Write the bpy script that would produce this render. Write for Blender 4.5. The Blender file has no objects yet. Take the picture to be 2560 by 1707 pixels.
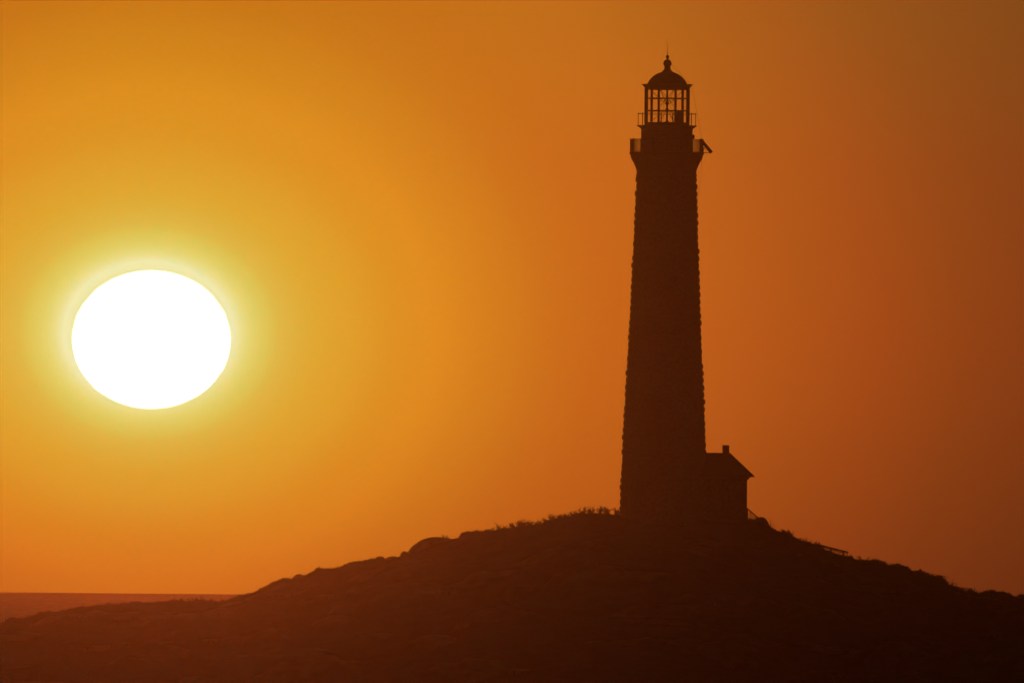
import bpy, bmesh, math, random
import numpy as np
from mathutils import Vector, Matrix

random.seed(7)
rng = np.random.default_rng(11)
sc = bpy.context.scene
COL = sc.collection
PI = math.pi

# ------------------------------------------------------------------ camera
F = 42874.0            # focal length in pixels of the 2560 px wide frame (3.4 degree telephoto)
CAM_Z = 15.17          # metres above the water
DIST = 1429.1          # camera to lighthouse
SEA_R = 3000.0         # distance to the sea horizon
ROLL = math.radians(0.5)
EYE_Y = 1490.6 - F * CAM_Z / SEA_R
pitch = math.atan((EYE_Y - 853.5) / F)
Fw = Vector((0, math.cos(pitch), math.sin(pitch)))
R0 = Vector((1, 0, 0)); U0 = R0.cross(Fw)
Rt = (R0 * math.cos(ROLL) + U0 * math.sin(ROLL)).normalized()
Up = Rt.cross(Fw).normalized()
cam_d = bpy.data.cameras.new('camera')
cam_d.sensor_width = 36.0
cam_d.lens = 36.0 * F / 2560.0
cam_d.clip_start = 1.0
cam_d.clip_end = 90000.0
cam = bpy.data.objects.new('camera', cam_d)
COL.objects.link(cam)
m = Matrix.Identity(4)
for i, v in enumerate((Rt, Up, -Fw)):
    m[0][i], m[1][i], m[2][i] = v.x, v.y, v.z
m.translation = Vector((0, 0, CAM_Z))
cam.matrix_world = m
sc.camera = cam

def ray(px, py):
    return (Fw + Rt * ((px - 1280.0) / F) - Up * ((py - 853.5) / F)).normalized()

def P(px, py, Y=DIST):
    d = ray(px, py)
    return Vector((0, 0, CAM_Z)) + d * (Y / d.y)

SUN_DIR = ray(378.3, 848.7)
SUN_EL = math.asin(SUN_DIR.z)
SUN_AZ = math.atan2(SUN_DIR.x, SUN_DIR.y)

# ------------------------------------------------------------------ air: forward scattering of low sunlight
HG_G = 0.982
VEIL_RED = 0.96 * 0.127 * 2.18e-5            # red radiance of the veil x phase denominator, over the air before the hill
def veil(theta):
    return VEIL_RED / ((1 - HG_G) ** 2 + HG_G * theta * theta) ** 1.5
TAU = 0.155                             # optical depth of the air between camera and lighthouse
SUN_COL = (1.0, 0.132, 0.020)
k_phase = (1 - HG_G ** 2) / (4 * PI)
HAZE_DENSITY = TAU / DIST
SUN_E = VEIL_RED / (k_phase * TAU)
HAZE_FAR = 3060.0
SKY_T = math.exp(-HAZE_DENSITY * HAZE_FAR)
SKY_HAZE = HAZE_FAR / DIST * 0.9

# ------------------------------------------------------------------ world
def lin(c):
    return tuple((v / 255.0 / 12.92) if v / 255.0 <= 0.04045 else ((v / 255.0 + 0.055) / 1.055) ** 2.4 for v in c)

sky_stops = [(175, (240, 227, 158)),
             (198, (240, 227, 156)),
             (218, (240, 226, 156)),
             (235, (236, 216, 125)),
             (253, (232, 208, 105)),
             (270, (230, 201, 95)),
             (289, (227, 195, 84)),
             (305, (226, 190, 77)),
             (325, (225, 182, 70)),
             (350, (225, 176, 64)),
             (375, (224, 171, 59)),
             (430, (224, 163, 50)),
             (500, (223, 156, 44)),
             (610, (222, 143, 37)),
             (717, (221, 136, 34)),
             (825, (214, 126, 31)),
             (914, (208, 118, 29)),
             (1003, (203, 109, 28)),
             (1130, (198, 101, 26)),
             (1400, (188, 92, 26)),
             (1620, (175, 83, 24)),
             (1820, (163, 74, 23)),
             (2020, (147, 67, 21)),
             (2200, (136, 61, 20)),
             (2600, (112, 50, 17)),
             (3400, (80, 34, 12)),
             (5200, (42, 17, 6))]
sky_fix = [(0.0548, 0.1432, 0.0904), (0.0548, 0.1432, 0.0904), (0.0548, 0.1932, 0.2204), (0.0206, 0.1236, 0.0661), (0.0029, 0.1207, 0.038), (0.0121, 0.0961, 0.0311), (-0.0069, 0.1047, 0.0211), (0.0048, 0.0915, 0.014), (0.0098, 0.0657, 0.006), (0.0183, 0.0662, 0.005), (0.0127, 0.0585, 0.0029), (0.0156, 0.0418, -0.002), (0.0249, 0.0422, -0.0005), (0.0227, 0.0261, -0.0034), (0.0492, 0.0277, -0.0024), (0.0266, 0.017, -0.002), (0.0312, 0.0146, -0.0012), (0.0254, 0.0078, -0.0013), (0.0289, 0.0042, -0.0008), (0.0387, 0.0063, 0.0003), (0.0205, 0.0021, 0.0002), (0.0171, -0.0, 0.0003), (0.0062, -0.0005, 0.0002), (0.0036, -0.0003, 0.0002), (0.0036, -0.0003, 0.0002), (0.0036, -0.0003, 0.0002), (0.0036, -0.0003, 0.0002)]
elev_stops = [(1600, (0.91, 0.62, 0.86)), (1430, (0.93, 0.66, 0.86)), (1250, (0.98, 0.86, 0.85)), (1050, (1.0, 0.98, 0.97)), (848, (1, 1, 1)),
              (410, (0.97, 1.0, 0.95)), (20, (0.93, 1.18, 0.68))]
elev_stops_r = [(1600, (0.62, 0.60, 0.75)), (1430, (0.68, 0.67, 0.80)), (1250, (0.77, 0.78, 0.82)), (1000, (0.93, 0.93, 0.94)), (848, (1, 1, 1)),
              (410, (1.07, 1.25, 1.2)), (20, (1.12, 1.75, 1.5))]

world = bpy.data.worlds.new("World")
sc.world = world
world.use_nodes = True
nt = world.node_tree
nt.nodes.clear()
N = nt.nodes.new; L = nt.links.new
tc = N('ShaderNodeTexCoord')
nrm = N('ShaderNodeVectorMath'); nrm.operation = 'NORMALIZE'; L(tc.outputs['Generated'], nrm.inputs[0])
strz = N('ShaderNodeVectorMath'); strz.operation = 'MULTIPLY_ADD'; L(nrm.outputs[0], strz.inputs[0])      # refraction flattens the aureole like the disc
GL = ray(372, 831)
strz.inputs[1].default_value = (1, 1, 1.2); strz.inputs[2].default_value = (0, 0, -0.2 * GL.z)
crs = N('ShaderNodeVectorMath'); crs.operation = 'CROSS_PRODUCT'; L(strz.outputs[0], crs.inputs[0]); crs.inputs[1].default_value = GL
ln = N('ShaderNodeVectorMath'); ln.operation = 'LENGTH'; L(crs.outputs[0], ln.inputs[0])
dt = N('ShaderNodeVectorMath'); dt.operation = 'DOT_PRODUCT'; L(nrm.outputs[0], dt.inputs[0]); dt.inputs[1].default_value = SUN_DIR
at2 = N('ShaderNodeMath'); at2.operation = 'ARCTAN2'; L(ln.outputs['Value'], at2.inputs[0]); L(dt.outputs['Value'], at2.inputs[1])
RMAX = 6000.0
scl = N('ShaderNodeMath'); scl.operation = 'MULTIPLY'; L(at2.outputs[0], scl.inputs[0]); scl.inputs[1].default_value = F / RMAX

def ramp(stops, src):
    r = N('ShaderNodeValToRGB'); r.color_ramp.interpolation = 'LINEAR'
    el = r.color_ramp.elements
    while len(el) > 1: el.remove(el[-1])
    el[0].position = stops[0][0]; el[0].color = (*stops[0][1], 1)
    for p, c in stops[1:]:
        e = el.new(p); e.color = (*c, 1)
    L(src, r.inputs[0]); return r
if not sky_fix: sky_fix = [(0, 0, 0)] * len(sky_stops)
rt = ramp([(d / RMAX, tuple(max(0.0, a + b_) * 0.8 for a, b_ in zip(lin(c), fx))) for (d, c), fx in zip(sky_stops, sky_fix)], scl.outputs[0])
hz = []
for d in [170, 230, 300, 380, 460, 540, 640, 740, 860, 1000, 1150, 1300, 1500, 1700, 1950, 2250, 2700, 3300, 4200, 5900]:
    v = veil(d / F) * SKY_HAZE
    hz.append((d / RMAX, (v * SUN_COL[0], v * SUN_COL[1], v * SUN_COL[2])))
cr2 = N('ShaderNodeVectorMath'); cr2.operation = 'CROSS_PRODUCT'; L(nrm.outputs[0], cr2.inputs[0]); cr2.inputs[1].default_value = SUN_DIR
ln2 = N('ShaderNodeVectorMath'); ln2.operation = 'LENGTH'; L(cr2.outputs[0], ln2.inputs[0])
sc2 = N('ShaderNodeMath'); sc2.operation = 'MULTIPLY'; L(ln2.outputs['Value'], sc2.inputs[0]); sc2.inputs[1].default_value = F / RMAX
rh = ramp(hz, sc2.outputs[0])
sep = N('ShaderNodeSeparateXYZ'); L(nrm.outputs[0], sep.inputs[0])
def zof(py): return (EYE_Y - py) / F
z0, z1 = zof(1600), zof(20)
mr = N('ShaderNodeMapRange'); L(sep.outputs['Z'], mr.inputs['Value']); mr.inputs['From Min'].default_value = z0; mr.inputs['From Max'].default_value = z1
rm1 = ramp([((zof(py) - z0) / (z1 - z0), tuple(x * 0.5 for x in c)) for py, c in elev_stops], mr.outputs[0])
rm2 = ramp([((zof(py) - z0) / (z1 - z0), tuple(x * 0.5 for x in c)) for py, c in elev_stops_r], mr.outputs[0])
azr = N('ShaderNodeMapRange'); L(sep.outputs['X'], azr.inputs['Value']); azr.inputs['From Min'].default_value = (600 - 1280) / F; azr.inputs['From Max'].default_value = (2560 - 1280) / F
rm = N('ShaderNodeMix'); rm.data_type = 'VECTOR'; L(azr.outputs[0], rm.inputs['Factor']); L(rm1.outputs[0], rm.inputs[4]); L(rm2.outputs[0], rm.inputs[5])
mul = N('ShaderNodeVectorMath'); mul.operation = 'MULTIPLY'; L(rt.outputs[0], mul.inputs[0]); L(rm.outputs[1], mul.inputs[1])
mu2 = N('ShaderNodeVectorMath'); mu2.operation = 'SCALE'; L(mul.outputs[0], mu2.inputs[0]); mu2.inputs['Scale'].default_value = 2.5 * 1.17
sub = N('ShaderNodeVectorMath'); sub.operation = 'SUBTRACT'; L(mu2.outputs[0], sub.inputs[0]); L(rh.outputs[0], sub.inputs[1])
mx = N('ShaderNodeVectorMath'); mx.operation = 'MAXIMUM'; L(sub.outputs[0], mx.inputs[0]); mx.inputs[1].default_value = (0, 0, 0)
# the wide sky away from the sun
sky = N('ShaderNodeTexSky'); sky.sky_type = 'NISHITA'; sky.sun_disc = False
sky.sun_elevation = SUN_EL; sky.sun_rotation = SUN_AZ; sky.dust_density = 4.0; sky.air_density = 2.0; sky.altitude = 10
tint = N('ShaderNodeVectorMath'); tint.operation = 'MULTIPLY'; L(sky.outputs[0], tint.inputs[0]); tint.inputs[1].default_value = (0.009, 0.0032, 0.0006)
fade = N('ShaderNodeMapRange'); L(at2.outputs[0], fade.inputs['Value']); fade.inputs['From Min'].default_value = 3400 / F; fade.inputs['From Max'].default_value = 9000 / F; fade.interpolation_type = 'SMOOTHSTEP'
mixc = N('ShaderNodeMix'); mixc.data_type = 'VECTOR'; L(fade.outputs[0], mixc.inputs['Factor'])
L(mx.outputs[0], mixc.inputs[4]); L(tint.outputs[0], mixc.inputs[5])
bg = N('ShaderNodeBackground'); L(mixc.outputs[1], bg.inputs['Color']); bg.inputs['Strength'].default_value = 1.0
wo = N('ShaderNodeOutputWorld'); L(bg.outputs[0], wo.inputs['Surface'])

# ------------------------------------------------------------------ sun lamp
sl = bpy.data.lights.new('sunlight', 'SUN')
sl.energy = SUN_E; sl.angle = math.radians(0.5); sl.color = SUN_COL
slo = bpy.data.objects.new('sunlight', sl); COL.objects.link(slo)
slo.rotation_euler = SUN_DIR.to_track_quat('Z', 'Y').to_euler()

vs = sc.view_settings
vs.view_transform = 'Standard'; vs.look = 'None'; vs.exposure = 0.0; vs.gamma = 1.0
sc.cycles.volume_bounces = 0
sc.cycles.denoising_input_passes = 'RGB_ALBEDO'
sc.cycles.use_adaptive_sampling = False
world.cycles.sampling_method = 'MANUAL'
world.cycles.sample_map_resolution = 4096
sc.cycles.max_bounces = 6
sc.cycles.transparent_max_bounces = 24

# ------------------------------------------------------------------ materials
def mat(name, col, rough=0.8, metal=0.0, noise=None, bump=0.0, scale=3.0, spec=0.5, trans=0.0):
    mt = bpy.data.materials.new(name); mt.use_nodes = True
    t = mt.node_tree; b = t.nodes['Principled BSDF']
    b.inputs['Base Color'].default_value = (*col, 1); b.inputs['Roughness'].default_value = rough
    b.inputs['Metallic'].default_value = metal; b.inputs['Specular IOR Level'].default_value = spec
    if noise:
        c = t.nodes.new('ShaderNodeTexCoord'); n = t.nodes.new('ShaderNodeTexNoise')
        n.inputs['Scale'].default_value = scale; n.inputs['Detail'].default_value = 6
        t.links.new(c.outputs['Object'], n.inputs['Vector'])
        r = t.nodes.new('ShaderNodeValToRGB')
        r.color_ramp.elements[0].position = 0.35; r.color_ramp.elements[0].color = (*noise, 1)
        r.color_ramp.elements[1].position = 0.65; r.color_ramp.elements[1].color = (*col, 1)
        t.links.new(n.outputs[0], r.inputs[0]); t.links.new(r.outputs[0], b.inputs['Base Color'])
        if bump:
            bp = t.nodes.new('ShaderNodeBump'); bp.inputs['Strength'].default_value = bump; bp.inputs['Distance'].default_value = 0.05
            t.links.new(n.outputs[0], bp.inputs['Height']); t.links.new(bp.outputs[0], b.inputs['Normal'])
    return mt

M_granite = mat('granite', (0.30, 0.26, 0.22), 0.9, noise=(0.20, 0.17, 0.14), bump=0.6, scale=4)
M_mortar = mat('granite_trim', (0.32, 0.28, 0.24), 0.85, noise=(0.24, 0.20, 0.17), bump=0.3, scale=6)
M_iron = mat('dark_iron', (0.035, 0.03, 0.028), 0.55, noise=(0.05, 0.03, 0.022), scale=5)
M_copper = mat('dark_roof_metal', (0.05, 0.04, 0.035), 0.5, noise=(0.07, 0.05, 0.04), scale=3)
M_brick = mat('chimney_brick', (0.22, 0.09, 0.06), 0.9, noise=(0.14, 0.06, 0.04), scale=8)
M_shingle = mat('shingle', (0.10, 0.08, 0.07), 0.95, noise=(0.06, 0.05, 0.045), bump=0.5, scale=9)
M_wood = mat('weathered_wood', (0.22, 0.17, 0.13), 0.85, noise=(0.14, 0.11, 0.08), scale=7)
M_panel = mat('solar_cell', (0.02, 0.02, 0.04), 0.25)
M_rock = mat('boulder_rock', (0.30, 0.25, 0.19), 0.95, noise=(0.18, 0.15, 0.11), bump=0.7, scale=1.6)
M_leaf = mat('leaves', (0.06, 0.075, 0.03), 0.8, noise=(0.04, 0.05, 0.02), scale=5)
M_twig = mat('twigs', (0.09, 0.065, 0.045), 0.9)
M_cover = mat('scrub_leaves', (0.05, 0.045, 0.022), 0.9, noise=(0.03, 0.03, 0.014), scale=0.6)
M_lens = mat('lens_brass', (0.25, 0.17, 0.06), 0.35, metal=0.8)

# lantern glass: thin, salt-dimmed
M_glass = bpy.data.materials.new('lantern_glass'); M_glass.use_nodes = True
t = M_glass.node_tree; t.nodes.clear()
o_ = t.nodes.new('ShaderNodeOutputMaterial'); mxs = t.nodes.new('ShaderNodeMixShader')
tr = t.nodes.new('ShaderNodeBsdfTransparent'); tr.inputs[0].default_value = (0.97, 0.95, 0.95, 1)
gl = t.nodes.new('ShaderNodeBsdfGlossy'); gl.inputs['Roughness'].default_value = 0.08
fr = t.nodes.new('ShaderNodeLayerWeight'); fr.inputs[0].default_value = 0.2
fm = t.nodes.new('ShaderNodeMath'); fm.operation = 'MULTIPLY'; fm.inputs[1].default_value = 0.3
t.links.new(fr.outputs['Facing'], fm.inputs[0]); t.links.new(fm.outputs[0], mxs.inputs[0]); t.links.new(tr.outputs[0], mxs.inputs[1]); t.links.new(gl.outputs[0], mxs.inputs[2]); t.links.new(mxs.outputs[0], o_.inputs[0])

# ------------------------------------------------------------------ mesh helpers
def tag(o, label=None, cat=None, group=None, kind=None):
    if label: o['label'] = label
    if cat: o['category'] = cat
    if group: o['group'] = group
    if kind: o['kind'] = kind
    return o

def empty(name, loc=(0, 0, 0), **kw):
    o = bpy.data.objects.new(name, None); COL.objects.link(o); o.location = loc
    return tag(o, **kw)

def link(name, bm, material, parent=None, smooth=False):
    me = bpy.data.meshes.new(name); bm.to_mesh(me); bm.free()
    me.materials.append(material)
    if smooth:
        me.polygons.foreach_set('use_smooth', [True] * len(me.polygons))
    o = bpy.data.objects.new(name, me); COL.objects.link(o)
    if parent is not None: o.parent = parent
    return o

def nplink(name, v, f, material, parent=None, smooth=False):
    me = bpy.data.meshes.new(name)
    v = np.asarray(v, dtype=np.float32); f = np.asarray(f, dtype=np.int32)
    k = f.shape[1]
    me.vertices.add(len(v)); me.vertices.foreach_set('co', v.ravel())
    me.loops.add(f.size); me.loops.foreach_set('vertex_index', f.ravel())
    me.polygons.add(len(f)); me.polygons.foreach_set('loop_start', np.arange(0, f.size, k, dtype=np.int32))
    me.update(calc_edges=True); me.validate()
    if smooth: me.polygons.foreach_set('use_smooth', np.ones(len(f), dtype=bool))
    me.materials.append(material)
    o = bpy.data.objects.new(name, me); COL.objects.link(o)
    if parent is not None: o.parent = parent
    return o

def box(bm, c, s, rotz=0.0, mtx=None):
    v = []
    for x in (-.5, .5):
        for y in (-.5, .5):
            for z in (-.5, .5):
                p = Vector((x * s[0], y * s[1], z * s[2]))
                if mtx is not None: p = mtx @ p
                if rotz: p.rotate(Matrix.Rotation(rotz, 3, 'Z'))
                v.append(bm.verts.new(p + Vector(c)))
    for q in ((0, 1, 3, 2), (4, 6, 7, 5), (0, 4, 5, 1), (2, 3, 7, 6), (0, 2, 6, 4), (1, 5, 7, 3)):
        bm.faces.new([v[i] for i in q])

def tube(bm, pts, radii, n=8, caps=True):
    pts = [Vector(p) for p in pts]
    if not hasattr(radii, '__len__'): radii = [radii] * len(pts)
    rings = []
    for i, p in enumerate(pts):
        d = (pts[min(i + 1, len(pts) - 1)] - pts[max(i - 1, 0)]).normalized()
        a = d.cross(Vector((0, 0, 1)) if abs(d.z) < 0.9 else Vector((0, 1, 0))).normalized(); b = d.cross(a)
        rings.append([bm.verts.new(p + (a * math.cos(2 * PI * k / n) + b * math.sin(2 * PI * k / n)) * radii[i]) for k in range(n)])
    for A, B in zip(rings, rings[1:]):
        for k in range(n):
            bm.faces.new((A[k], A[(k + 1) % n], B[(k + 1) % n], B[k]))
    if caps:
        bm.faces.new(rings[0][::-1]); bm.faces.new(rings[-1])

def lathe(bm, prof, n=48, rot=0.0, capb=True, capt=True):
    rings = []
    for r, z in prof:
        rings.append([bm.verts.new((r * math.sin(2 * PI * k / n + rot), r * math.cos(2 * PI * k / n + rot), z)) for k in range(n)])
    for A, B in zip(rings, rings[1:]):
        for k in range(n):
            bm.faces.new((A[k], B[k], B[(k + 1) % n], A[(k + 1) % n]))
    if capb: bm.faces.new(rings[0][::-1])
    if capt: bm.faces.new(rings[-1])

def spin(name, prof, material, parent, n=48, smooth=True, rot=0.0):
    bm = bmesh.new(); lathe(bm, prof, n, rot)
    bmesh.ops.recalc_face_normals(bm, faces=bm.faces)
    o = link(name, bm, material, parent, smooth)
    if smooth:
        try: o.data.set_sharp_from_angle(angle=math.radians(35))
        except Exception: pass
    return o

# value noise (numpy)
def vnoise(x, y, seed=0):
    def h(i, j):
        n = (i * 374761393 + j * 668265263 + seed * 2147483647) & 0x7fffffff
        n = ((n ^ (n >> 13)) * 1274126177) & 0x7fffffff
        return ((n ^ (n >> 16)) & 0xffff) / 65535.0
    xi = np.floor(x).astype(np.int64); yi = np.floor(y).astype(np.int64)
    fx = x - xi; fy = y - yi
    fx = fx * fx * (3 - 2 * fx); fy = fy * fy * (3 - 2 * fy)
    a = h(xi, yi); b = h(xi + 1, yi); c = h(xi, yi + 1); d = h(xi + 1, yi + 1)
    return (a * (1 - fx) + b * fx) * (1 - fy) + (c * (1 - fx) + d * fx) * fy - 0.5
def fbm(x, y, seed=0, oct=4):
    s = 0; a = 1.0
    for o in range(oct):
        s = s + a * vnoise(x * 2 ** o + 17 * o, y * 2 ** o - 9 * o, seed + o); a *= 0.5
    return s

# ------------------------------------------------------------------ the sun disc (far outside the haze)
SD = 30000.0
sc_c = Vector((0, 0, CAM_Z)) + SUN_DIR * SD
bm = bmesh.new()
bmesh.ops.create_icosphere(bm, subdivisions=6, radius=1.0)
for v in bm.verts:
    a = v.co.copy()
    w = 1 + 0.006 * math.sin(a.z * 17 + 1.3) + 0.004 * math.sin(a.z * 31 + a.x * 2) + 0.003 * math.sin(a.z * 47 + a.x * 3)
    k = 198.2 / F * SD
    kz = 173.2 / F * SD
    v.co = Vector((a.x * k * (1 + (w - 1) * (abs(a.z) ** 0.5)), a.y * k, a.z * kz))
ms = bpy.data.materials.new('sun_surface'); ms.use_nodes = True
t = ms.node_tree; t.nodes.clear(); o_ = t.nodes.new('ShaderNodeOutputMaterial'); e_ = t.nodes.new('ShaderNodeEmission')
e_.inputs[0].default_value = (1, 0.97, 0.93, 1); e_.inputs[1].default_value = 0.6
ad_ = t.nodes.new('ShaderNodeAddShader'); tp_ = t.nodes.new('ShaderNodeBsdfTransparent')   # glowing gas: sunlight from behind passes
t.links.new(e_.outputs[0], ad_.inputs[0]); t.links.new(tp_.outputs[0], ad_.inputs[1]); t.links.new(ad_.outputs[0], o_.inputs[0])
try: ms.cycles.emission_sampling = 'NONE'
except Exception: pass
so = link('sun', bm, ms, None, True)
so.location = sc_c; so.rotation_euler = (0, 0, 0)
tag(so, 'huge white sun disc, slightly flattened, low in the orange sky', 'sun')

# ------------------------------------------------------------------ sea
nseg, rr = 720, [0, 5, 300, 900, 1400, 1800, 2200, 2600, 2850, SEA_R]
vv, ff = [], []
for ri, r in enumerate(rr[1:]):
    for k in range(nseg):
        a = 2 * PI * k / nseg
        vv.append((r * math.sin(a), r * math.cos(a), 0.0))
# finer waviness of the horizon edge right where it is looked at
M_sea = bpy.data.materials.new('sea_water'); M_sea.use_nodes = True
t = M_sea.node_tree; b = t.nodes['Principled BSDF']
b.inputs['Base Color'].default_value = (0.02, 0.022, 0.02, 1); b.inputs['Roughness'].default_value = 0.42
b.inputs['IOR'].default_value = 1.33
c = t.nodes.new('ShaderNodeTexCoord'); mp = t.nodes.new('ShaderNodeMapping'); mp.inputs['Scale'].default_value = (0.7, 0.028, 1)
n1 = t.nodes.new('ShaderNodeTexNoise'); n1.inputs['Scale'].default_value = 1.0; n1.inputs['Detail'].default_value = 5; n1.inputs['Roughness'].default_value = 0.7
t.links.new(c.outputs['Object'], mp.inputs[0]); t.links.new(mp.outputs[0], n1.inputs['Vector'])
rr_ = t.nodes.new('ShaderNodeMapRange'); rr_.inputs['From Min'].default_value = 0.3; rr_.inputs['From Max'].default_value = 0.7
rr_.inputs['To Min'].default_value = 0.42; rr_.inputs['To Max'].default_value = 0.98
t.links.new(n1.outputs[0], rr_.inputs['Value']); t.links.new(rr_.outputs[0], b.inputs['Roughness'])
bp = t.nodes.new('ShaderNodeBump'); bp.inputs['Strength'].default_value = 0.6; bp.inputs['Distance'].default_value = 0.5
t.links.new(n1.outputs[0], bp.inputs['Height']); t.links.new(bp.outputs[0], b.inputs['Normal'])
bm = bmesh.new()
rings = []
for r in rr[1:]:
    ring = []
    for k in range(nseg):
        a = 2 * PI * k / nseg
        ring.append(bm.verts.new((r * math.sin(a), r * math.cos(a), 0)))
    rings.append(ring)
bm.faces.new(rings[0][::-1])
for A, B in zip(rings, rings[1:]):
    for k in range(nseg):
        bm.faces.new((A[k], B[k], B[(k + 1) % nseg], A[(k + 1) % nseg]))
bmesh.ops.recalc_face_normals(bm, faces=bm.faces)
for f in bm.faces:
    if f.normal.z < 0: f.normal_flip()
sea = link('sea', bm, M_sea); tag(sea, kind='structure')

# ------------------------------------------------------------------ island terrain
ridge_px = [(-2400, 1760), (-1500, 1700), (-700, 1640), (-250, 1590), (0, 1558), (27, 1552), (68, 1544), (109, 1535), (163, 1529), (218, 1522), (258, 1512), (286, 1512),
 (354, 1509.5), (424, 1505), (462, 1503.5), (511, 1507), (530, 1506), (544, 1508), (580, 1499), (606, 1496), (621, 1486), (647, 1478), (667, 1469.5), (688, 1461.5),
 (713, 1453), (727, 1452), (745, 1447), (763, 1439), (777, 1432), (797, 1425.5), (825, 1423.5), (851, 1419.5), (866, 1412.5), (889, 1406), (917, 1398.5), (948, 1397),
 (963, 1397.5), (975, 1396), (994, 1393), (1006, 1390.5), (1020, 1386), (1060, 1366), (1100, 1350), (1130, 1346.5), (1150, 1343), (1167, 1333.5), (1192, 1333), (1231, 1329),
 (1253, 1326), (1284, 1318), (1304, 1314), (1335, 1312), (1361, 1306), (1390, 1298), (1426, 1290), (1457, 1284), (1498, 1283), (1529, 1286), (1549, 1287), (1660, 1290),
 (1780, 1294), (1867, 1298), (1885, 1300), (1905, 1303), (1928, 1320), (1952, 1329), (1975, 1337), (1996, 1347), (2030, 1358), (2053, 1372), (2082, 1384), (2108, 1391), (2134, 1398),
 (2146, 1404), (2172, 1405.5), (2198, 1408.5), (2212, 1415), (2224, 1413), (2247, 1411.5), (2267, 1416), (2279, 1426), (2296, 1431), (2308, 1438), (2331, 1445.5),
 (2348, 1450), (2366, 1458), (2372, 1465), (2395, 1469.5), (2415, 1479.5), (2444, 1484), (2487, 1485), (2516, 1487), (2545, 1492), (2560, 1490), (2700, 1500),
 (3000, 1500), (3600, 1560), (4400, 1680), (5200, 1760)]
rx, rz = [], []
for px, py in ridge_px:
    p = P(px, py); rx.append(p.x); rz.append(p.z)
rx = np.array(rx); rz = np.array(rz)
def ridge(x): return np.interp(x, rx, rz)
def smooth_ridge(x):
    s = 0
    for o in (-9, -6, -3, 0, 3, 6, 9): s = s + ridge(x + o)
    return s / 7.0
# rock outcrops on the near face
outs = []
orng = random.Random(5)
for i in range(110):
    ox = orng.uniform(-60, 62); oy = DIST - orng.uniform(7, 78)
    outs.append((ox, oy, orng.uniform(1.2, 5.5), orng.uniform(0.8, 3.0), orng.uniform(0.25, 1.1), orng.uniform(-0.4, 0.4)))
def bigm(x, y):
    """height and rock mask"""
    s = y - DIST
    rgh = ridge(x); sm = smooth_ridge(x)
    a = np.abs(s)
    k = np.clip(a / 7.0, 0, 1); k = k * k * (3 - 2 * k)
    crest = rgh * (1 - k) + sm * k
    wf = np.where(s < 0, 92.0 + 10 * fbm(x / 30, y / 30, 3), 60.0)
    u = np.clip(a / wf, 0, 1.6)
    fall = np.where(s < 0, (1 - u) * (1 + 0.25 * u * (1 - u)), (1 - u))
    z = crest * np.maximum(fall, -0.5) - np.where(a > 0.01, 0.010 * a, 0)
    z = z - 0.9 * np.clip(u - 1.0, 0, 1) * 10
    amp = np.clip((a - 1.5) / 14.0, 0, 1)
    amp = amp * np.clip(sm / 9.0, 0.15, 1)
    z = z + amp * (1.6 * fbm(x / 9.0, y / 7.0, 21, 4) - 0.5) + np.clip(a / 4, 0, 1) * 0.25 * fbm(x / 1.6, y / 1.6, 5, 3)
    rock = np.zeros_like(x)
    for ox, oy, ax, ay, hh, an in outs:
        ca, sa = math.cos(an), math.sin(an)
        dx = x - ox; dy = y - oy
        q = ((dx * ca + dy * sa) / ax) ** 2 + ((-dx * sa + dy * ca) / ay) ** 2
        m_ = np.clip(1 - q * (1 + 0.5 * vnoise(x * 1.3, y * 1.3, 9)), 0, 1)
        z = z + hh * 0.75 * np.sqrt(m_) * np.clip(sm / 9.0, 0.2, 1) * (s < -5)
        rock = np.maximum(rock, np.clip(m_ * 4, 0, 1))
    cap = CAM_Z + (ridge(x * DIST / y) - CAM_Z) * y / DIST - 0.12 - 0.012 * a
    z = np.where(s < -1.5, np.minimum(z, cap), z)
    return z, rock
xs = np.concatenate([np.linspace(-125, -46, 70, endpoint=False), np.arange(-46, 46, 0.16), np.linspace(46, 135, 75)])
ys = np.concatenate([np.linspace(DIST - 125, DIST - 84, 40, endpoint=False), np.arange(DIST - 84, DIST - 6, 0.42), np.arange(DIST - 6, DIST + 6, 0.3), np.linspace(DIST + 6, DIST + 75, 60)])
GX, GY = np.meshgrid(xs, ys)
GZ, RK = bigm(GX, GY)
nx, ny = len(xs), len(ys)
V = np.stack([GX.ravel(), GY.ravel(), GZ.ravel()], 1)
idx = np.arange(nx * ny).reshape(ny, nx)
Fq = np.stack([idx[:-1, :-1].ravel(), idx[:-1, 1:].ravel(), idx[1:, 1:].ravel(), idx[1:, :-1].ravel()], 1)
M_ter = bpy.data.materials.new('island_ground'); M_ter.use_nodes = True
t = M_ter.node_tree; b = t.nodes['Principled BSDF']; b.inputs['Roughness'].default_value = 0.95; b.inputs['Specular IOR Level'].default_value = 0.15
at_ = t.nodes.new('ShaderNodeAttribute'); at_.attribute_name = 'rock'
c = t.nodes.new('ShaderNodeTexCoord')
n1 = t.nodes.new('ShaderNodeTexNoise'); n1.inputs['Scale'].default_value = 0.8; n1.inputs['Detail'].default_value = 8; t.links.new(c.outputs['Object'], n1.inputs['Vector'])
r1 = t.nodes.new('ShaderNodeValToRGB'); r1.color_ramp.elements[0].color = (0.02, 0.018, 0.009, 1); r1.color_ramp.elements[1].color = (0.05, 0.042, 0.022, 1)
r1.color_ramp.elements[0].position = 0.35; r1.color_ramp.elements[1].position = 0.65
r2 = t.nodes.new('ShaderNodeValToRGB'); r2.color_ramp.elements[0].color = (0.14, 0.12, 0.09, 1); r2.color_ramp.elements[1].color = (0.26, 0.22, 0.17, 1)
r2.color_ramp.elements[0].position = 0.35; r2.color_ramp.elements[1].position = 0.65
t.links.new(n1.outputs[0], r1.inputs[0]); t.links.new(n1.outputs[0], r2.inputs[0])
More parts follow.
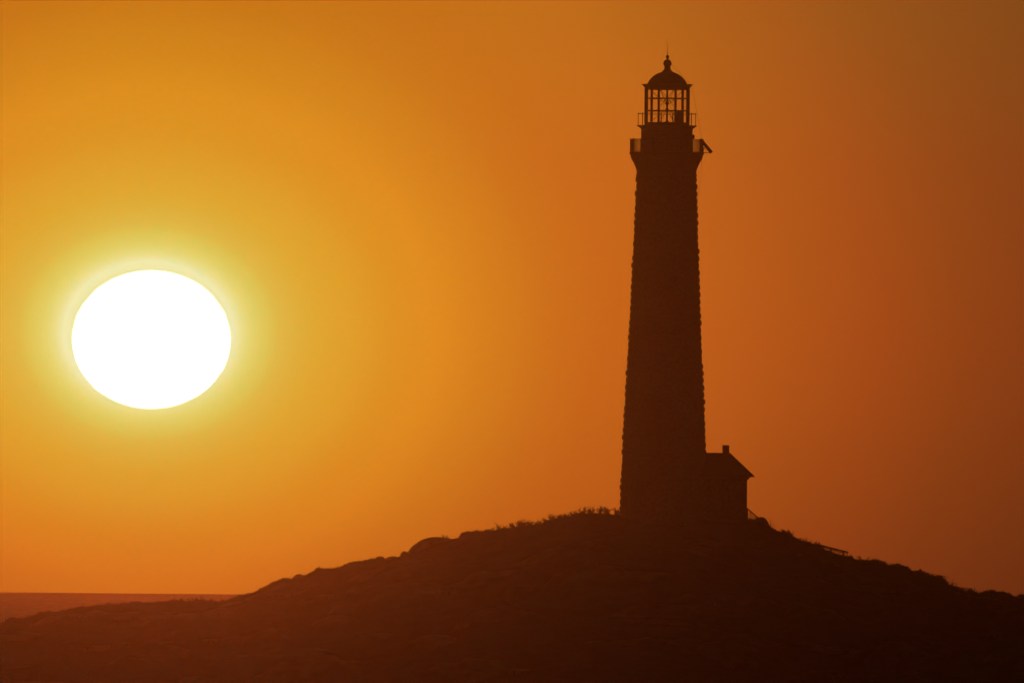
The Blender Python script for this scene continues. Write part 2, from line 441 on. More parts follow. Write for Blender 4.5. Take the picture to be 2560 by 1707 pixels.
mm = t.nodes.new('ShaderNodeMix'); mm.data_type = 'RGBA'
t.links.new(at_.outputs['Fac'], mm.inputs['Factor']); t.links.new(r1.outputs[0], mm.inputs[6]); t.links.new(r2.outputs[0], mm.inputs[7]); t.links.new(mm.outputs[2], b.inputs['Base Color'])
bp = t.nodes.new('ShaderNodeBump'); bp.inputs['Strength'].default_value = 0.8; bp.inputs['Distance'].default_value = 0.15
t.links.new(n1.outputs[0], bp.inputs['Height']); t.links.new(bp.outputs[0], b.inputs['Normal'])
ter = nplink('island_hill', V, Fq, M_ter, None, True)
ra = ter.data.attributes.new('rock', 'FLOAT', 'POINT'); ra.data.foreach_set('value', RK.ravel().astype(np.float32))
tag(ter, kind='structure')

# ------------------------------------------------------------------ ground cover (scrub and grass, uncountable)
def cards(px_, py_, pz_, size, lean=0.5, tall=1.0):
    n = len(px_)
    az = rng.uniform(0, 2 * PI, n)
    dx = np.cos(az) * size * 0.5; dy = np.sin(az) * size * 0.5
    lx = rng.normal(0, lean, n) * size * tall; ly = rng.normal(0, lean, n) * size * tall
    h = size * tall * rng.uniform(0.6, 1.5, n)
    base = np.stack([px_, py_, pz_], 1)
    a = base + np.stack([dx, dy, 0 * dx], 1); b_ = base - np.stack([dx, dy, 0 * dx], 1)
    tp = base + np.stack([lx, ly, h], 1)
    v = np.stack([a, b_, tp], 1).reshape(-1, 3)
    return v
parts_v = []
# skyline band
n = 150000
x = rng.uniform(-46, 46, n); y = DIST + rng.normal(0, 2.2, n)
z, _ = bigm(x, y)
clump = fbm(x / 0.8, y / 1.5, 77, 3) + 0.35 * fbm(x / 4, y / 6, 71, 2)
lift = np.clip(clump, 0, 1) * np.where(x > 22, 0.95, np.where(x < -18, 0.7, np.where((x > P(1225, 1300).x) & (x < P(1550, 1300).x), 0.2, 0.5)))
keep = (rng.uniform(0, 1, n) < np.clip(0.35 + clump * 1.6, 0.1, 1))
dome = (x > P(1022, 1350).x) & (x < P(1150, 1350).x)
keep &= ~dome
x, y, z, lift = x[keep], y[keep], z[keep], lift[keep]
zz = z - 0.04 + lift * rng.uniform(0, 1, len(x))
parts_v.append(cards(x, y, zz, rng.uniform(0.06, 0.15, len(x)), 0.5, 1.2))
# tall thin blades along the crest
n = 11000
x = rng.uniform(-46, 46, n); y = DIST + rng.normal(0, 1.5, n); z, _ = bigm(x, y)
cl = fbm(x / 1.2, x * 0 + 3, 31, 3)
keep = (cl > 0.05) & ~((x > P(1022, 1350).x) & (x < P(1150, 1350).x))
x, y, z = x[keep], y[keep], z[keep]
parts_v.append(cards(x, y, z - 0.05, rng.uniform(0.025, 0.045, len(x)), 1.6, 9.0))
# near face
n = 70000
x = rng.uniform(-52, 52, n); y = DIST - 2 - rng.uniform(0, 84, n); z, rk = bigm(x, y)
clump = fbm(x / 2.0, y / 2.0, 55, 4)
keep = (rng.uniform(0, 1, n) < np.clip(0.4 + clump * 2.0, 0.02, 1)) & (rk < 0.3) & (z > 0.6)
x, y, z, clump = x[keep], y[keep], z[keep], clump[keep]
parts_v.append(cards(x, y, z - 0.05 + np.clip(clump, 0, 1) * 0.8 * rng.uniform(0, 1, len(x)), rng.uniform(0.10, 0.30, len(x)), 0.6, 1.0))
cv = np.concatenate(parts_v)
gc = nplink('ground_cover', cv, np.arange(len(cv)).reshape(-1, 3), M_cover)
tag(gc, 'low scrub and dry grass covering the dark island hill', 'scrub', kind='stuff')

def ground(x, y=DIST):
    z, _ = bigm(np.array([float(x)]), np.array([float(y)])); return float(z[0])

# ------------------------------------------------------------------ boulders on the skyline
def boulder(px, ptop, wpx, hpx, label, seed, rough=0.10, depth=1.0, skew=0.0, dy=0.0):
    r = random.Random(seed)
    c = P(px, ptop + hpx, DIST + dy)
    bm = bmesh.new(); bmesh.ops.create_icosphere(bm, subdivisions=4, radius=1.0)
    ph = [r.uniform(0, 6.3) for _ in range(6)]
    for v in bm.verts:
        a = v.co
        w = 1 + rough * (math.sin(a.x * 3.1 + ph[0]) * math.cos(a.z * 2.7 + ph[1]) + 0.5 * math.sin(a.y * 6 + ph[2]) * math.sin(a.x * 7 + ph[3]) + 0.3 * math.sin(a.z * 13 + ph[4] + a.x * 9))
        q = max(abs(a.x), abs(a.y), abs(a.z))
        w *= 1 + 0.18 * (1 / q - 1) * -0.4
        v.co = Vector(((a.x + skew * a.z) * w * wpx / 60, a.y * w * wpx / 60 * depth, a.z * w * hpx / 30))
    o = link('boulder', bm, M_rock, None, True)
    o.location = c
    return tag(o, label, 'boulder', 'rounded boulders along the island skyline')
boulder(1092, 1341, 150, 46, 'largest smooth domed granite boulder halfway up the slope left of the lighthouse', 1, 0.02, 0.8, skew=0.05)
boulder(749, 1434.5, 36, 14, 'rounded boulder standing clear on the lower left slope, above the sea horizon end', 2, 0.06)
boulder(950, 1390.5, 30, 10, 'low boulder, left one of the pair just below the big domed boulder', 3, 0.08)
boulder(980, 1389.8, 30, 10, 'flat topped boulder, right one of the pair just below the big domed boulder', 4, 0.06)
boulder(1012, 1377, 22, 14, 'small boulder against the left foot of the big domed boulder', 5, 0.08)
boulder(624, 1481, 34, 12, 'low boulder where the sea horizon meets the island slope', 6, 0.08)
boulder(1904, 1290, 46, 34, 'steep dark boulder beside the stair railing right of the stone house', 8, 0.07, skew=-0.15)

# ------------------------------------------------------------------ shrubs
def shrub_mesh(seed, h, w, dense, leafy):
    r = random.Random(seed)
    bm = bmesh.new(); lm = bmesh.new()
    def leaf(c, d, s):
        u = (d + Vector((r.gauss(0, .6), r.gauss(0, .6), r.gauss(0, .5)))).normalized(); v = u.orthogonal().normalized()
        v.rotate(Matrix.Rotation(r.uniform(0, 6.28), 3, u))
        lm.faces.new([lm.verts.new(c), lm.verts.new(c + u * s + v * s * .45), lm.verts.new(c + u * s * 2.2), lm.verts.new(c + u * s - v * s * .45)])
    def stem(p, d, ln_, rad, lev):
        pts = [p]; n = 5
        for i in range(n):
            d = (d + Vector((r.gauss(0, .16), r.gauss(0, .16), r.gauss(0, .06)))).normalized()
            pts.append(pts[-1] + d * ln_ / n)
        tube(bm, pts, [rad * (1 - .14 * i) for i in range(n + 1)], 4)
        for i in range(1, n + 1):
            q = pts[i]
            for _ in range(leafy if lev else max(1, leafy // 2)):
                leaf(q + (pts[i - 1] - q) * r.random(), d, r.uniform(.030, .058))
            if lev and r.random() < .75:
                a = r.uniform(0, 6.28)
                nd = (d + Vector((math.cos(a), math.sin(a), r.uniform(0, .5))) * .9).normalized()
                stem(q, nd, ln_ * r.uniform(.25, .45), rad * .6, 0)
    tube(bm, [(0, 0, -.3), (0, 0, -.05), (0, 0, .03)], [.05, .045, .03], 5)
    for k in range(dense):
        a = r.uniform(0, 2 * PI); sp = math.sqrt(r.random()) * .8
        d = Vector((math.cos(a) * sp * w / h * .9, math.sin(a) * sp * w / h * .9, 1)).normalized()
        stem(Vector((0, 0, -.02)), d, h * r.uniform(.55, 1.05) * (1.1 - .3 * sp), 0.016, 1)
    return bm, lm
def shrub(px, top, hpx, wpx, label, seed, group, dense=6, leafy=5):
    x = P(px, top).x; zt = P(px, top).z; dy = random.Random(seed).uniform(-.8, .8)
    g = ground(x, DIST + dy)
    h = max(zt - g, hpx / 30 * .8)
    bm, lm = shrub_mesh(seed, 1.0 * h / 0.95, wpx / 30, dense, leafy)
    zs = [v.co.z for v in bm.verts] + [v.co.z for v in lm.verts]
    e = empty('shrub', (x, DIST + dy, g), label=label, cat='shrub', group=group)
    f = h / max(zs)
    for b_ in (bm, lm):
        for v in b_.verts: v.co.z *= f
    link('branches', bm, M_twig, e); link('foliage', lm, M_leaf, e)
ordn = ['first', 'second', 'third', 'fourth', 'fifth', 'sixth', 'seventh', 'eighth', 'ninth', 'tenth', 'eleventh', 'twelfth', 'thirteenth', 'fourteenth', 'fifteenth', 'sixteenth', 'seventeenth', 'eighteenth']
left_sh = [(1543, 1267, 16, 22), (1517, 1265, 17, 24), (1500, 1262, 18, 18), (1477, 1264, 16, 26), (1457, 1264, 17, 22), (1435, 1272, 14, 22), (1418, 1281, 12, 20), (1400, 1284, 12, 22),
           (1382, 1280, 19, 16), (1366, 1291, 12, 22), (1345, 1297, 10, 20), (1326, 1297, 13, 20), (1310, 1298, 13, 18), (1298, 1296, 16, 18), (1281, 1305, 12, 22), (1259, 1310, 14, 20),
           (1244, 1303, 21, 14), (1227, 1316, 9, 12)]
for i, (px, top, h, w) in enumerate(left_sh):
    d, lf = 11, 5
    if i == 16: lab = 'tallest narrow twiggy shrub of the row, near its left end, standing upright'; d = 5
    elif i == 17: lab = 'last small shrub leaning at the left end of the row, beside the tallest one'; d = 3
    elif i == 0: lab = 'spiky shrub touching the foot of the lighthouse tower'
    else: lab = 'spiky leafy shrub, %s along the ridge counting left from the lighthouse' % ordn[i]
    shrub(px, top, h, w, lab, 100 + i, 'spiky shrubs on the ridge left of the lighthouse', d, lf)
G2 = 'sparse shrubs on the right hand slope'
shrub(1958, 1321, 9, 14, 'small tufted shrub just right of the steep dark boulder', 201, G2, 5)
shrub(1978, 1326, 10, 16, 'bushy shrub on the right slope above the long wooden railing', 202, G2, 6)
shrub(2012, 1341, 10, 12, 'thin wispy shrub on the right slope, nearest above the wooden railing', 203, G2, 3, 2)
shrub(2130, 1386, 12, 16, 'dense shrub at the lower end of the wooden railing', 204, G2, 8)
shrub(2146, 1388, 14, 14, 'bare twiggy shrub just past the lower end of the wooden railing', 205, G2, 4, 1)
shrub(2165, 1389, 16, 20, 'wide leaning leafless shrub, middle of three twiggy ones below the wooden railing', 206, G2, 4, 1)
shrub(2188, 1392, 14, 8, 'single stemmed bare shrub, lowest of three twiggy ones below the wooden railing', 207, G2, 2, 1)
shrub(2244, 1407, 8, 40, 'broad low bushy shrub on the hump between the two railings', 208, G2, 12, 8)
shrub(2290, 1423, 8, 16, 'bushy shrub at the upper end of the thin pipe railing', 209, G2, 7, 6)
shrub(2338, 1438, 9, 18, 'dense shrub under the middle of the thin pipe railing', 210, G2, 8, 6)
shrub(2356, 1445, 8, 14, 'small shrub under the lower end of the long thin rail', 211, G2, 6, 6)
shrub(2430, 1474, 9, 12, 'tiny twiggy shrub on the low flat ground right of the pipe railing', 212, G2, 4, 2)
shrub(2552, 1478, 10, 16, 'shrub at the far right edge of the island skyline', 213, G2, 6, 4)
G3 = 'sparse shrubs on the left hand slope'
shrub(484, 1491, 12, 9, 'left one of two thin stemmed shrubs rising against the sea', 301, G3, 5, 1)
shrub(504, 1487, 15, 12, 'right one of two thin stemmed shrubs rising against the sea', 302, G3, 5, 2)
shrub(454, 1494, 6, 8, 'very small shrub against the sea, left of the two thin stemmed ones', 303, G3, 3, 2)
shrub(662, 1462, 8, 10, 'small sprig on the left slope between the two lowest boulders', 304, G3, 4, 2)
shrub(713, 1446, 6, 12, 'rounded small shrub just below the clear rounded boulder', 305, G3, 6, 6)
shrub(272, 1504, 7, 22, 'low rounded shrub where the left shore slope flattens before the sea', 306, G3, 7, 6)
def tuft(px, top, hpx, wpx, label, seed):
    c = P(px, top + hpx, DIST - 0.3)
    bm, lm = shrub_mesh(seed, 1, 1, 8, 9)
    zs = [v.co.z for v in bm.verts] + [v.co.z for v in lm.verts]; xs_ = [v.co.x for v in lm.verts]
    e = empty('shrub', c, label=label, cat='shrub', group='pair of small dark shrubs on the domed boulder')
    fz = hpx / 30 / max(zs); fx = wpx / 30 / (max(xs_) - min(xs_))
    for b_ in (bm, lm):
        for v in b_.verts: v.co = Vector((v.co.x * fx, v.co.y * fx, v.co.z * fz))
    link('branches', bm, M_twig, e); link('foliage', lm, M_leaf, e)
tuft(1108, 1333.5, 10, 9, 'small pointed shrub on top of the largest domed boulder', 401)
tuft(1117, 1336.5, 8, 8, 'lower rounder shrub on top of the largest domed boulder', 402)

# ------------------------------------------------------------------ lighthouse
AX = P(1660.5, 1100).x
base_z = P(1660, 1292).z
def Z(py): return P(1663, py).z - base_z
LH = empty('lighthouse', (AX, DIST, base_z), label='tall dark stone lighthouse tower with glazed lantern and domed roof', cat='lighthouse')
# tower wall with rock-faced granite courses
def hw(py): return np.interp(py, [330, 440, 630, 820, 960, 1100, 1200, 1290], [70, 75, 82.3, 89.8, 97, 104, 107.5, 110]) / 30.0
ztop, zbot = Z(440), Z(1290) - 1.5
course_h = 18.05 / 30
ncourse = int(round((ztop - zbot) / course_h)); course_h = (ztop - zbot) / ncourse
NB = 26; SUBU = 8; SUBV = 7
NU = NB * SUBU
vv = []
pyz = np.linspace(440, 1340, 60); zz_ = np.array([Z(p) for p in pyz]); hh_ = hw(pyz)
orr = np.argsort(zz_)
def rad(z): return float(np.interp(z, zz_[orr], hh_[orr]))
crng = random.Random(3)
for ci in range(ncourse):
    off = (ci % 2) * 0.5 * SUBU
    cb = crng.uniform(0.8, 1.2)
    amp = [crng.uniform(0.06, 0.17) * cb for _ in range(NB)]
    kk = [crng.uniform(-0.35, 0.35) for _ in range(NB)]
    hj = 0.0
    for vi in range(SUBV):
        fv = vi / SUBV
        z = zbot + (ci + fv) * course_h
        r0 = rad(z) - 0.085
        for u in range(NU):
            uu = u + off; bi = int(uu // SUBU) % NB; fu = (uu % SUBU) / SUBU
            tv = min(1, math.sin(PI * min(max(fv + kk[bi] * 0.12, 0), 1)) ** 0.7 * 1.05)
            if vi == 0: tv = 0
            tu = math.sin(PI * fu) ** 0.35 if 0 < fu < 1 else 0.15
            a = 2 * PI * u / NU
            r = r0 + amp[bi] * tv * (0.35 + 0.65 * tu) + (crng.uniform(-.008, .008) if vi else 0)
            vv.append((r * math.sin(a), r * math.cos(a), z))
for u in range(NU):
    a = 2 * PI * u / NU; vv.append((rad(ztop) * math.sin(a), rad(ztop) * math.cos(a), ztop))
nr = ncourse * SUBV + 1
idx = np.arange(nr * NU).reshape(nr, NU); nxt = np.roll(idx, -1, axis=1)
Fq = np.stack([idx[:-1].ravel(), idx[1:].ravel(), nxt[1:].ravel(), nxt[:-1].ravel()], 1)
nplink('tower_wall', np.array(vv), Fq, M_granite, LH, False)
# corbelled cornice
hwl = [(75, 440), (76.5, 441), (74.5, 443)]
cornice = [(rad(ztop) * 0.9, ztop - 0.05), (76.5 / 30, ztop - 0.02), (76.5 / 30, Z(437)), (74.5 / 30, Z(436)), (74.7 / 30, Z(429)), (76.5 / 30, Z(422)), (79.5 / 30, Z(414)), (83.5 / 30, Z(406)), (87.5 / 30, Z(400)), (89.8 / 30, Z(394)),
           (90.3 / 30, Z(390)), (91.0 / 30, Z(387.5)), (92.2 / 30, Z(386.5))]
spin('cornice', cornice, M_mortar, LH, 64)
spin('gallery_deck', [(92.4 / 30, Z(386.4)), (93.6 / 30, Z(385.4)), (93.6 / 30, Z(382.2)), (92.5 / 30, Z(381.4))], M_iron, LH, 64, False)
spin('watch_room', [(64.3 / 30, Z(381.3)), (64.3 / 30, Z(324.5)), (65.5 / 30, Z(323.5)), (65.5 / 30, Z(322.0))], M_granite, LH, 64, False)
spin('lantern_deck', [(64.5 / 30, Z(321.9)), (68 / 30, Z(320.5)), (72.5 / 30, Z(317)), (75.2 / 30, Z(316)), (75.2 / 30, Z(314.6)), (74.5 / 30, Z(314.4))], M_iron, LH, 64, False)
spin('lantern_sill', [(56.5 / 30, Z(314.3)), (56.5 / 30, Z(307.8)), (55 / 30, Z(306.8))], M_iron, LH, 16, False)
bm = bmesh.new(); box(bm, (66.0 / 30, 0, Z(342)), (0.22, 0.5, 0.34)); link('wall_vent', bm, M_iron, LH)
# main gallery railing
def railing(name, r, zb, zt, nposts, prad, rails, panel, parent, posth=None):
    e = bpy.data.objects.new(name, None); COL.objects.link(e); e.parent = parent
    for q in rails:
        bm = bmesh.new()
        zq = zb + (zt - zb) * q[0]
        n = 64
        for k in range(n):
            a0, a1 = 2 * PI * k / n, 2 * PI * (k + 1) / n
            tube(bm, [(r * math.sin(a0), r * math.cos(a0), zq), (r * math.sin(a1), r * math.cos(a1), zq)], q[1], 6, False)
        link('rail', bm, M_iron, e, True)
    for k in range(nposts):
        a = 2 * PI * (k + 0.5) / nposts if posth is None else 2 * PI * k / nposts
        bm = bmesh.new(); c = (r * math.sin(a), r * math.cos(a))
        tube(bm, [(c[0], c[1], zb - 0.02), (c[0], c[1], zt + 0.06), (c[0], c[1], zt + 0.10)], [prad, prad, prad * .4], 6)
        link('post', bm, M_iron, e)
    if panel:
        for k in range(nposts):
            bm = bmesh.new()
            for j in range(1, panel):
                a = 2 * PI * (k + (0.5 if posth is None else 0) + j / panel) / nposts
                tube(bm, [(r * math.sin(a), r * math.cos(a), zb), (r * math.sin(a), r * math.cos(a), zt)], 0.010, 4, False)
            link('baluster_panel', bm, M_iron, e)
railing('gallery_railing', 90.8 / 30, Z(381.4), Z(349.3), 16, 0.035, ((1.0, 0.022), (0.06, 0.018)), 12, LH, posth=1)
railing('lantern_railing', 73.3 / 30, Z(314.6), Z(285.2), 16, 0.022, ((1.0, 0.020),), 0, LH)
# lantern posts, bars and panes
zt_, zb_ = Z(224.5), Z(306.5)
RL = 54.6 / 30
for k in range(16):
    a = 2 * PI * k / 16
    bm = bmesh.new()
    mtx = Matrix.Rotation(-a, 3, 'Z')
    box(bm, (RL * math.sin(a), RL * math.cos(a), (zt_ + zb_) / 2), (0.125, 0.14, zt_ - zb_ + .02), mtx=mtx)
    link('lantern_post', bm, M_iron, LH)
for py in (246.7, 277.6):
    bm = bmesh.new()
    for k in range(16):
        a0, a1 = 2 * PI * k / 16, 2 * PI * (k + 1) / 16
        p0 = Vector((RL * math.sin(a0), RL * math.cos(a0), Z(py))); p1 = Vector((RL * math.sin(a1), RL * math.cos(a1), Z(py)))
        tube(bm, [p0, p1], 0.042, 6, False)
    link('glazing_bar', bm, M_iron, LH)
DOOR_K = 9   # facet facing the camera on the right
for k in range(16):
    a0, a1 = 2 * PI * k / 16, 2 * PI * (k + 1) / 16
    bm = bmesh.new()
    rg = RL - 0.03
    zlow = zb_
    p = [Vector((rg * math.sin(a0), rg * math.cos(a0), zlow)), Vector((rg * math.sin(a1), rg * math.cos(a1), zlow)),
         Vector((rg * math.sin(a1), rg * math.cos(a1), zt_)), Vector((rg * math.sin(a0), rg * math.cos(a0), zt_))]
    bm.faces.new([bm.verts.new(q) for q in p])
    link('glass_pane', bm, M_glass, LH)
# solid lantern door in the right front facet (between the second and third post from the middle)
k = 6
a0, a1 = 2 * PI * k / 16, 2 * PI * (k + 1) / 16
bm = bmesh.new()
ro, ri = RL + 0.05, RL - 0.01
zd0, zd1 = Z(313.8), Z(277.0)
q = []
for r_ in (ro, ri):
    for a in (a0 + .004, a1 - .004):
        for z in (zd0, zd1):
            q.append(bm.verts.new((r_ * math.sin(a), r_ * math.cos(a), z)))
for f in ((0, 1, 3, 2), (4, 6, 7, 5), (0, 4, 5, 1), (2, 3, 7, 6), (0, 2, 6, 4), (1, 5, 7, 3)): bm.faces.new([q[i] for i in f])
door = link('lantern_door', bm, M_iron, LH)
bm = bmesh.new(); am = a0 + 0.05; box(bm, ((ro + .03) * math.sin(am), (ro + .03) * math.cos(am), (zd0 + zd1) / 2), (0.05, 0.05, 0.12)); link('handle', bm, M_iron, door)
# roof
roof = [(55.5 / 30, Z(224.8)), (56.6 / 30, Z(224.6)), (56.8 / 30, Z(221)), (58.5 / 30, Z(217)), (61.5 / 30, Z(214)), (64.5 / 30, Z(212.3)), (64.5 / 30, Z(211.5)), (51 / 30, Z(211))]
for r_, y_ in ((205, 540), (199, 524), (190, 509), (178, 492), (163, 475), (146, 459), (127, 445), (106, 433), (84, 424), (65, 417), (53, 410)):
    roof.append((r_ / 4.125 / 30, Z(80 + y_ / 4.125)))
roof += [(12.5 / 30, Z(179.2)), (12.2 / 30, Z(177.8)), (9.5 / 30, Z(175.5)), (8.0 / 30, Z(174))]
dome_o = spin('dome_roof', roof, M_copper, LH, 64)
spin('ventilator', [(7.6 / 30, Z(174.0)), (8.3 / 30, Z(173)), (8.3 / 30, Z(171.6)), (7.3 / 30, Z(171)), (8.2 / 30, Z(170.2)), (8.2 / 30, Z(169)), (7.0 / 30, Z(168.4))] +
     [(10.4 / 30 * math.sin(a), Z(159.3) - 10.4 / 30 * math.cos(a)) for a in [math.radians(x_) for x_ in range(45, 170, 11)]] +
     [(2.6 / 30, Z(148.6)), (2.3 / 30, Z(147.5)), (2.6 / 30, Z(146.6))] +
     [(4.5 / 30 * math.sin(a), Z(142.6) - 4.5 / 30 * math.cos(a)) for a in [math.radians(x_) for x_ in range(35, 175, 20)]] + [(0.03, Z(137.6))], M_copper, dome_o, 32)
bm = bmesh.new(); tube(bm, [(0, 0, Z(138)), (-0.01, 0, Z(120)), (-0.065, 0, Z(99))], [0.022, 0.015, 0.009], 6); link('lightning_rod', bm, M_iron, dome_o)
# beacon and braces inside the lantern
bm = bmesh.new()
lathe(bm, [(0.30, Z(307)), (0.14, Z(304)), (0.07, Z(300)), (0.07, Z(280)), (0.16, Z(276)), (0.10, Z(271)), (0.05, Z(267)), (0.09, Z(263.5)), (0.16, Z(260)), (0.14, Z(257)), (0.07, Z(254)), (0.05, Z(226))], 16)
bmesh.ops.recalc_face_normals(bm, faces=bm.faces)
beacon = link('beacon_lamp', bm, M_lens, LH, True)
rb_ = 1.50
for k in range(8):
    bm = bmesh.new()
    a0 = 2 * PI * (k + 0.5) / 8
    s_ = 1 if k % 2 else -1
    a1 = a0 + s_ * PI / 4
    tube(bm, [(rb_ * math.sin(a0), rb_ * math.cos(a0), Z(225)), (0.15 * math.sin(a0), 0.15 * math.cos(a0), Z(261))], 0.014, 5, False)
    tube(bm, [(rb_ * math.sin(a0), rb_ * math.cos(a0), Z(306)), (0.15 * math.sin(a0), 0.15 * math.cos(a0), Z(275))], 0.014, 5, False)
    tube(bm, [(rb_ * math.sin(a0), rb_ * math.cos(a0), Z(225)), (rb_ * .9 * math.sin(a1), rb_ * .9 * math.cos(a1), Z(264))], 0.012, 5, False)
    link('brace', bm, M_iron, LH)
bm = bmesh.new()
for k in range(6):
    a = 2 * PI * k / 6 + 0.35
    tube(bm, [(0.80 * math.sin(a), 0.80 * math.cos(a), Z(306)), (0.80 * math.sin(a), 0.80 * math.cos(a), Z(253))], 0.010, 4, False)
    a2 = a + 2 * PI / 6
    tube(bm, [(0.80 * math.sin(a), 0.80 * math.cos(a), Z(253)), (0.80 * math.sin(a2), 0.80 * math.cos(a2), Z(253))], 0.010, 4, False)
link('lamp_guard', bm, M_iron, LH)

# solar panel leaning out over the main gallery
def loc(px, py, y=0): p = P(px, py, DIST + y); return Vector((p.x, p.y, p.z))
pa = loc(1752.5, 350.5); pb = loc(1778, 381)
sp = empty('solar_panel', pa, label='slanted solar panel bracketed outside the right of the main gallery railing', cat='solar panel')
def local(e, p): return p - e.location
bm = bmesh.new()
d = (pb - pa); L_ = d.length; ang = math.atan2(d.z, d.x)
mt_ = Matrix.Rotation(-ang, 3, 'Y')
box(bm, local(sp, (pa + pb) / 2), (L_ + .1, 1.1, 0.25), mtx=mt_)
link('panel', bm, M_panel, sp)
for y in (-.42, .42):
    bm = bmesh.new()
    tube(bm, [local(sp, loc(1744, 381.8, y)), local(sp, loc(1779, 382, y))], 0.035, 6)
    tube(bm, [local(sp, loc(1757.5, 382, y)), local(sp, loc(1761, 368, y))], 0.025, 6)
    tube(bm, [local(sp, loc(1757.5, 368, y)), local(sp, loc(1768, 378, y))], 0.02, 6)
    link('bracket', bm, M_iron, sp)

# lightning cable
bm = bmesh.new()
pts = [loc(1674, 155), loc(1679, 161.5), loc(1700, 184.5), loc(1721, 206.5), loc(1727.5, 212), loc(1731, 226), loc(1741, 275), loc(1749, 315), loc(1754, 346), loc(1754.5, 381), loc(1754.5, 393), loc(1753, 430), loc(1750, 465), loc(1745, 492), loc(1741, 520)]
e0 = pts[0]
tube(bm, [p - e0 for p in pts], 0.009, 5)
cb_ = link('cable', bm, M_iron, None, True); cb_.location = e0
tag(cb_, 'thin cable running from the lighthouse ball finial down past its galleries', 'cable')

# ------------------------------------------------------------------ stone house beside the tower
HX0 = P(1740, 1200).x; HX1 = P(1867, 1230).x
hz0 = ground(HX1) - 1.2
hb = empty('stone_house', ((HX0 + HX1) / 2, DIST, hz0), label='small dark stone house with hipped roof attached to the right of the lighthouse', cat='house')
def hl(p): return Vector(p) - hb.location
ze = P(1885, 1190).z; zr = P(1800, 1131.5).z; zw = P(1867, 1195).z
xr1 = P(1825.5, 1131.5).x; xe = P(1885.7, 1189.6).x
hd = 1.45   # half depth of the walls
ed = (xe - HX1) + hd
bm = bmesh.new()
box(bm, hl(((HX0 + HX1) / 2, DIST, (hz0 + zw) / 2)), (HX1 - HX0, hd * 2, zw - hz0))
wall = link('wall', bm, M_granite, hb)
bm = bmesh.new()
zth = 0.07
def rv(x, y, z): return bm.verts.new(hl((x, DIST + y, z)))
eb = [rv(HX0, -ed, ze), rv(xe, -ed, ze), rv(xe, ed, ze), rv(HX0, ed, ze)]
rg_ = [rv(HX0, 0, zr), rv(xr1, 0, zr)]
zs_ = ze - zth
ub = [rv(HX0, -ed + .03, zs_), rv(xe - .03, -ed + .03, zs_), rv(xe - .03, ed - .03, zs_), rv(HX0, ed - .03, zs_)]
bm.faces.new((eb[0], eb[1], rg_[1], rg_[0])); bm.faces.new((eb[1], eb[2], rg_[1])); bm.faces.new((eb[2], eb[3], rg_[0], rg_[1]))
for i in range(3): bm.faces.new((ub[i], ub[i + 1], eb[i + 1], eb[i]))
bm.faces.new(ub[::-1]); bm.faces.new((eb[0], rg_[0], eb[3], ub[3], ub[0]))
roofh = link('roof', bm, M_shingle, hb)
bm = bmesh.new()
c1 = P(1806, 1120).x; c2 = P(1823, 1120).x; ct = P(1815, 1111.6).z
box(bm, hl(((c1 + c2) / 2, DIST, (ct + zr) / 2 - .15)), (c2 - c1, 0.6, ct - zr + .25))
link('chimney', bm, M_brick, roofh)
bm = bmesh.new()   # cove moulding under the eave
zc = zs_
prof = [(0.0, zc - .30), (0.05, zc - .22), (0.14, zc - .16), (0.20, zc - .06), (0.30, zc - 0.003)]
for (dx1, z1_), (dx2, z2_) in zip(prof, prof[1:]):
    A = [hl((HX0, DIST - hd - dx1, z1_)), hl((HX1 + dx1, DIST - hd - dx1, z1_)), hl((HX1 + dx1, DIST + hd + dx1, z1_)), hl((HX0, DIST + hd + dx1, z1_))]
    B = [hl((HX0, DIST - hd - dx2, z2_)), hl((HX1 + dx2, DIST - hd - dx2, z2_)), hl((HX1 + dx2, DIST + hd + dx2, z2_)), hl((HX0, DIST + hd + dx2, z2_))]
    A = [bm.verts.new(v) for v in A]; B = [bm.verts.new(v) for v in B]
    for i in range(3): bm.faces.new((A[i], A[i + 1], B[i + 1], B[i]))
link('eave_moulding', bm, M_wood, hb)

# ------------------------------------------------------------------ railings on the slope
def wood_rail(name, label, cat, a, b, thick, nb, foot, material, picks=0.02, posts=(0, 1), y=0.0, hang=None):
    A = loc(*a, y); B = loc(*b, y)
    e = empty(name, A, label=label, cat=cat)
    bm = bmesh.new(); d = B - A; ang = math.atan2(d.z, d.x)
    box(bm, (B - A) / 2, (d.length, 0.09, thick), mtx=Matrix.Rotation(-ang, 3, 'Y'))
    link('handrail', bm, material, e)
    for i in range(nb):
        f = (i + 0.5) / nb; p = A + d * f
        zb = min(ground(p.x, p.y) - 0.1, p.z - 0.2) if foot is None else P(a[0] + (b[0] - a[0]) * f, foot[0] + (foot[1] - foot[0]) * f).z
        bm = bmesh.new(); tube(bm, [(p.x - A.x, 0, p.z - A.z), (p.x - A.x, 0, zb - A.z)], picks, 4); link('baluster', bm, material, e)
    for f in posts:
        p = A + d * f; zb = ground(p.x, p.y) - 0.3
        bm = bmesh.new(); box(bm, (p.x - A.x, 0, ((p.z - 0.003) + zb) / 2 - A.z), (0.09, 0.085, p.z - .003 - zb)); link('post', bm, material, e)
    return e
wood_rail('stair_railing', 'short sloping stair railing with thin balusters at the right wall of the stone house', 'railing', (1868, 1270), (1894, 1292.5), 0.08, 8, None, M_wood, 0.028, (0.02, 0.98), -0.9)
e = wood_rail('boardwalk_railing', 'long slanting wooden railing with many pickets on the right slope', 'railing', (2034, 1357.8), (2121, 1380.3), 0.12, 22, None, M_wood, 0.022, (0.1, 0.5, 0.86))
A = e.location; bm = bmesh.new()
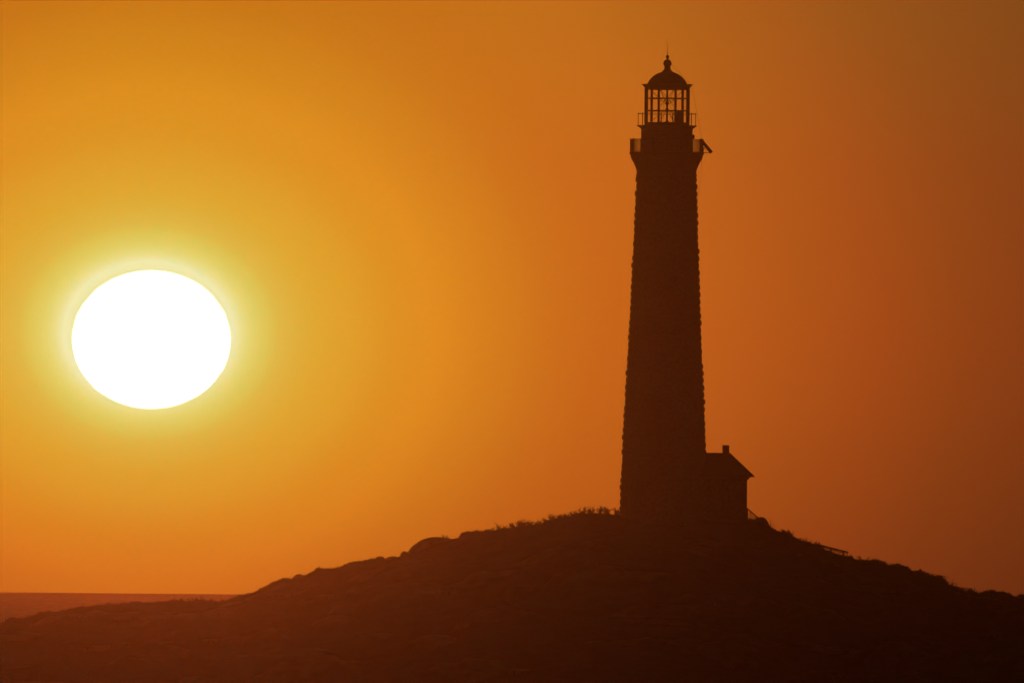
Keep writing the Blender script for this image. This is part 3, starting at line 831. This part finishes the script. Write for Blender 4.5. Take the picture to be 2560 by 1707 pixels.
q0, q1 = loc(2037, 1360.8), loc(2108, 1381.2); d = q1 - q0
box(bm, (q0 + q1) / 2 - A, (d.length, 0.05, 0.07), mtx=Matrix.Rotation(-math.atan2(d.z, d.x), 3, 'Y')); link('lower_rail', bm, M_wood, e)
e = wood_rail('pipe_railing', 'very thin pipe railing with few posts, lower on the right slope', 'railing', (2296, 1427.3), (2372, 1442.3), 0.035, 0, None, M_iron, 0.02, (0.70, 0.16))
e2 = empty('fence', loc(2366, 1462), label='low thin fence of three posts and rails beyond the end of the pipe railing', cat='fence')
for px, t0, t1 in ((2368, 1449, 1464), (2382, 1447, 1469), (2391.5, 1456, 1470)):
    bm = bmesh.new(); tube(bm, [loc(px, t0) - e2.location, loc(px, t1 + 4) - e2.location], 0.026, 5); link('post', bm, M_wood, e2)
for s in (((2357, 1452), (2392, 1458.5)), ((2352, 1449.5), (2382, 1457)), ((2369, 1461), (2392, 1458))):
    bm = bmesh.new(); tube(bm, [loc(*s[0]) - e2.location, loc(*s[1]) - e2.location], 0.018, 5); link('rail', bm, M_wood, e2)
bm = bmesh.new(); p0 = loc(1926.5, 1322); tube(bm, [(0, 0, 0), (0, 0, (loc(1926.5, 1298) - p0).z)], [0.03, 0.022], 6)
o = link('marker_post', bm, M_wood); o.location = p0; tag(o, 'thin lone upright post just right of the steep dark boulder', 'post')

# ------------------------------------------------------------------ haze
bm = bmesh.new(); box(bm, (0, HAZE_FAR / 2 - 1500, 50.0), (6400, HAZE_FAR + 3100, 122.0))
mh = bpy.data.materials.new('haze_air'); mh.use_nodes = True
t = mh.node_tree; t.nodes.clear(); o_ = t.nodes.new('ShaderNodeOutputMaterial'); pv = t.nodes.new('ShaderNodeVolumePrincipled')
pv.inputs['Color'].default_value = (1, 0.82, 0.70, 1); pv.inputs['Density'].default_value = HAZE_DENSITY; pv.inputs['Anisotropy'].default_value = HG_G
t.links.new(pv.outputs[0], o_.inputs['Volume'])
hzo = link('haze', bm, mh); tag(hzo, 'thin glowing haze in the air over sea and island', 'haze', kind='stuff')
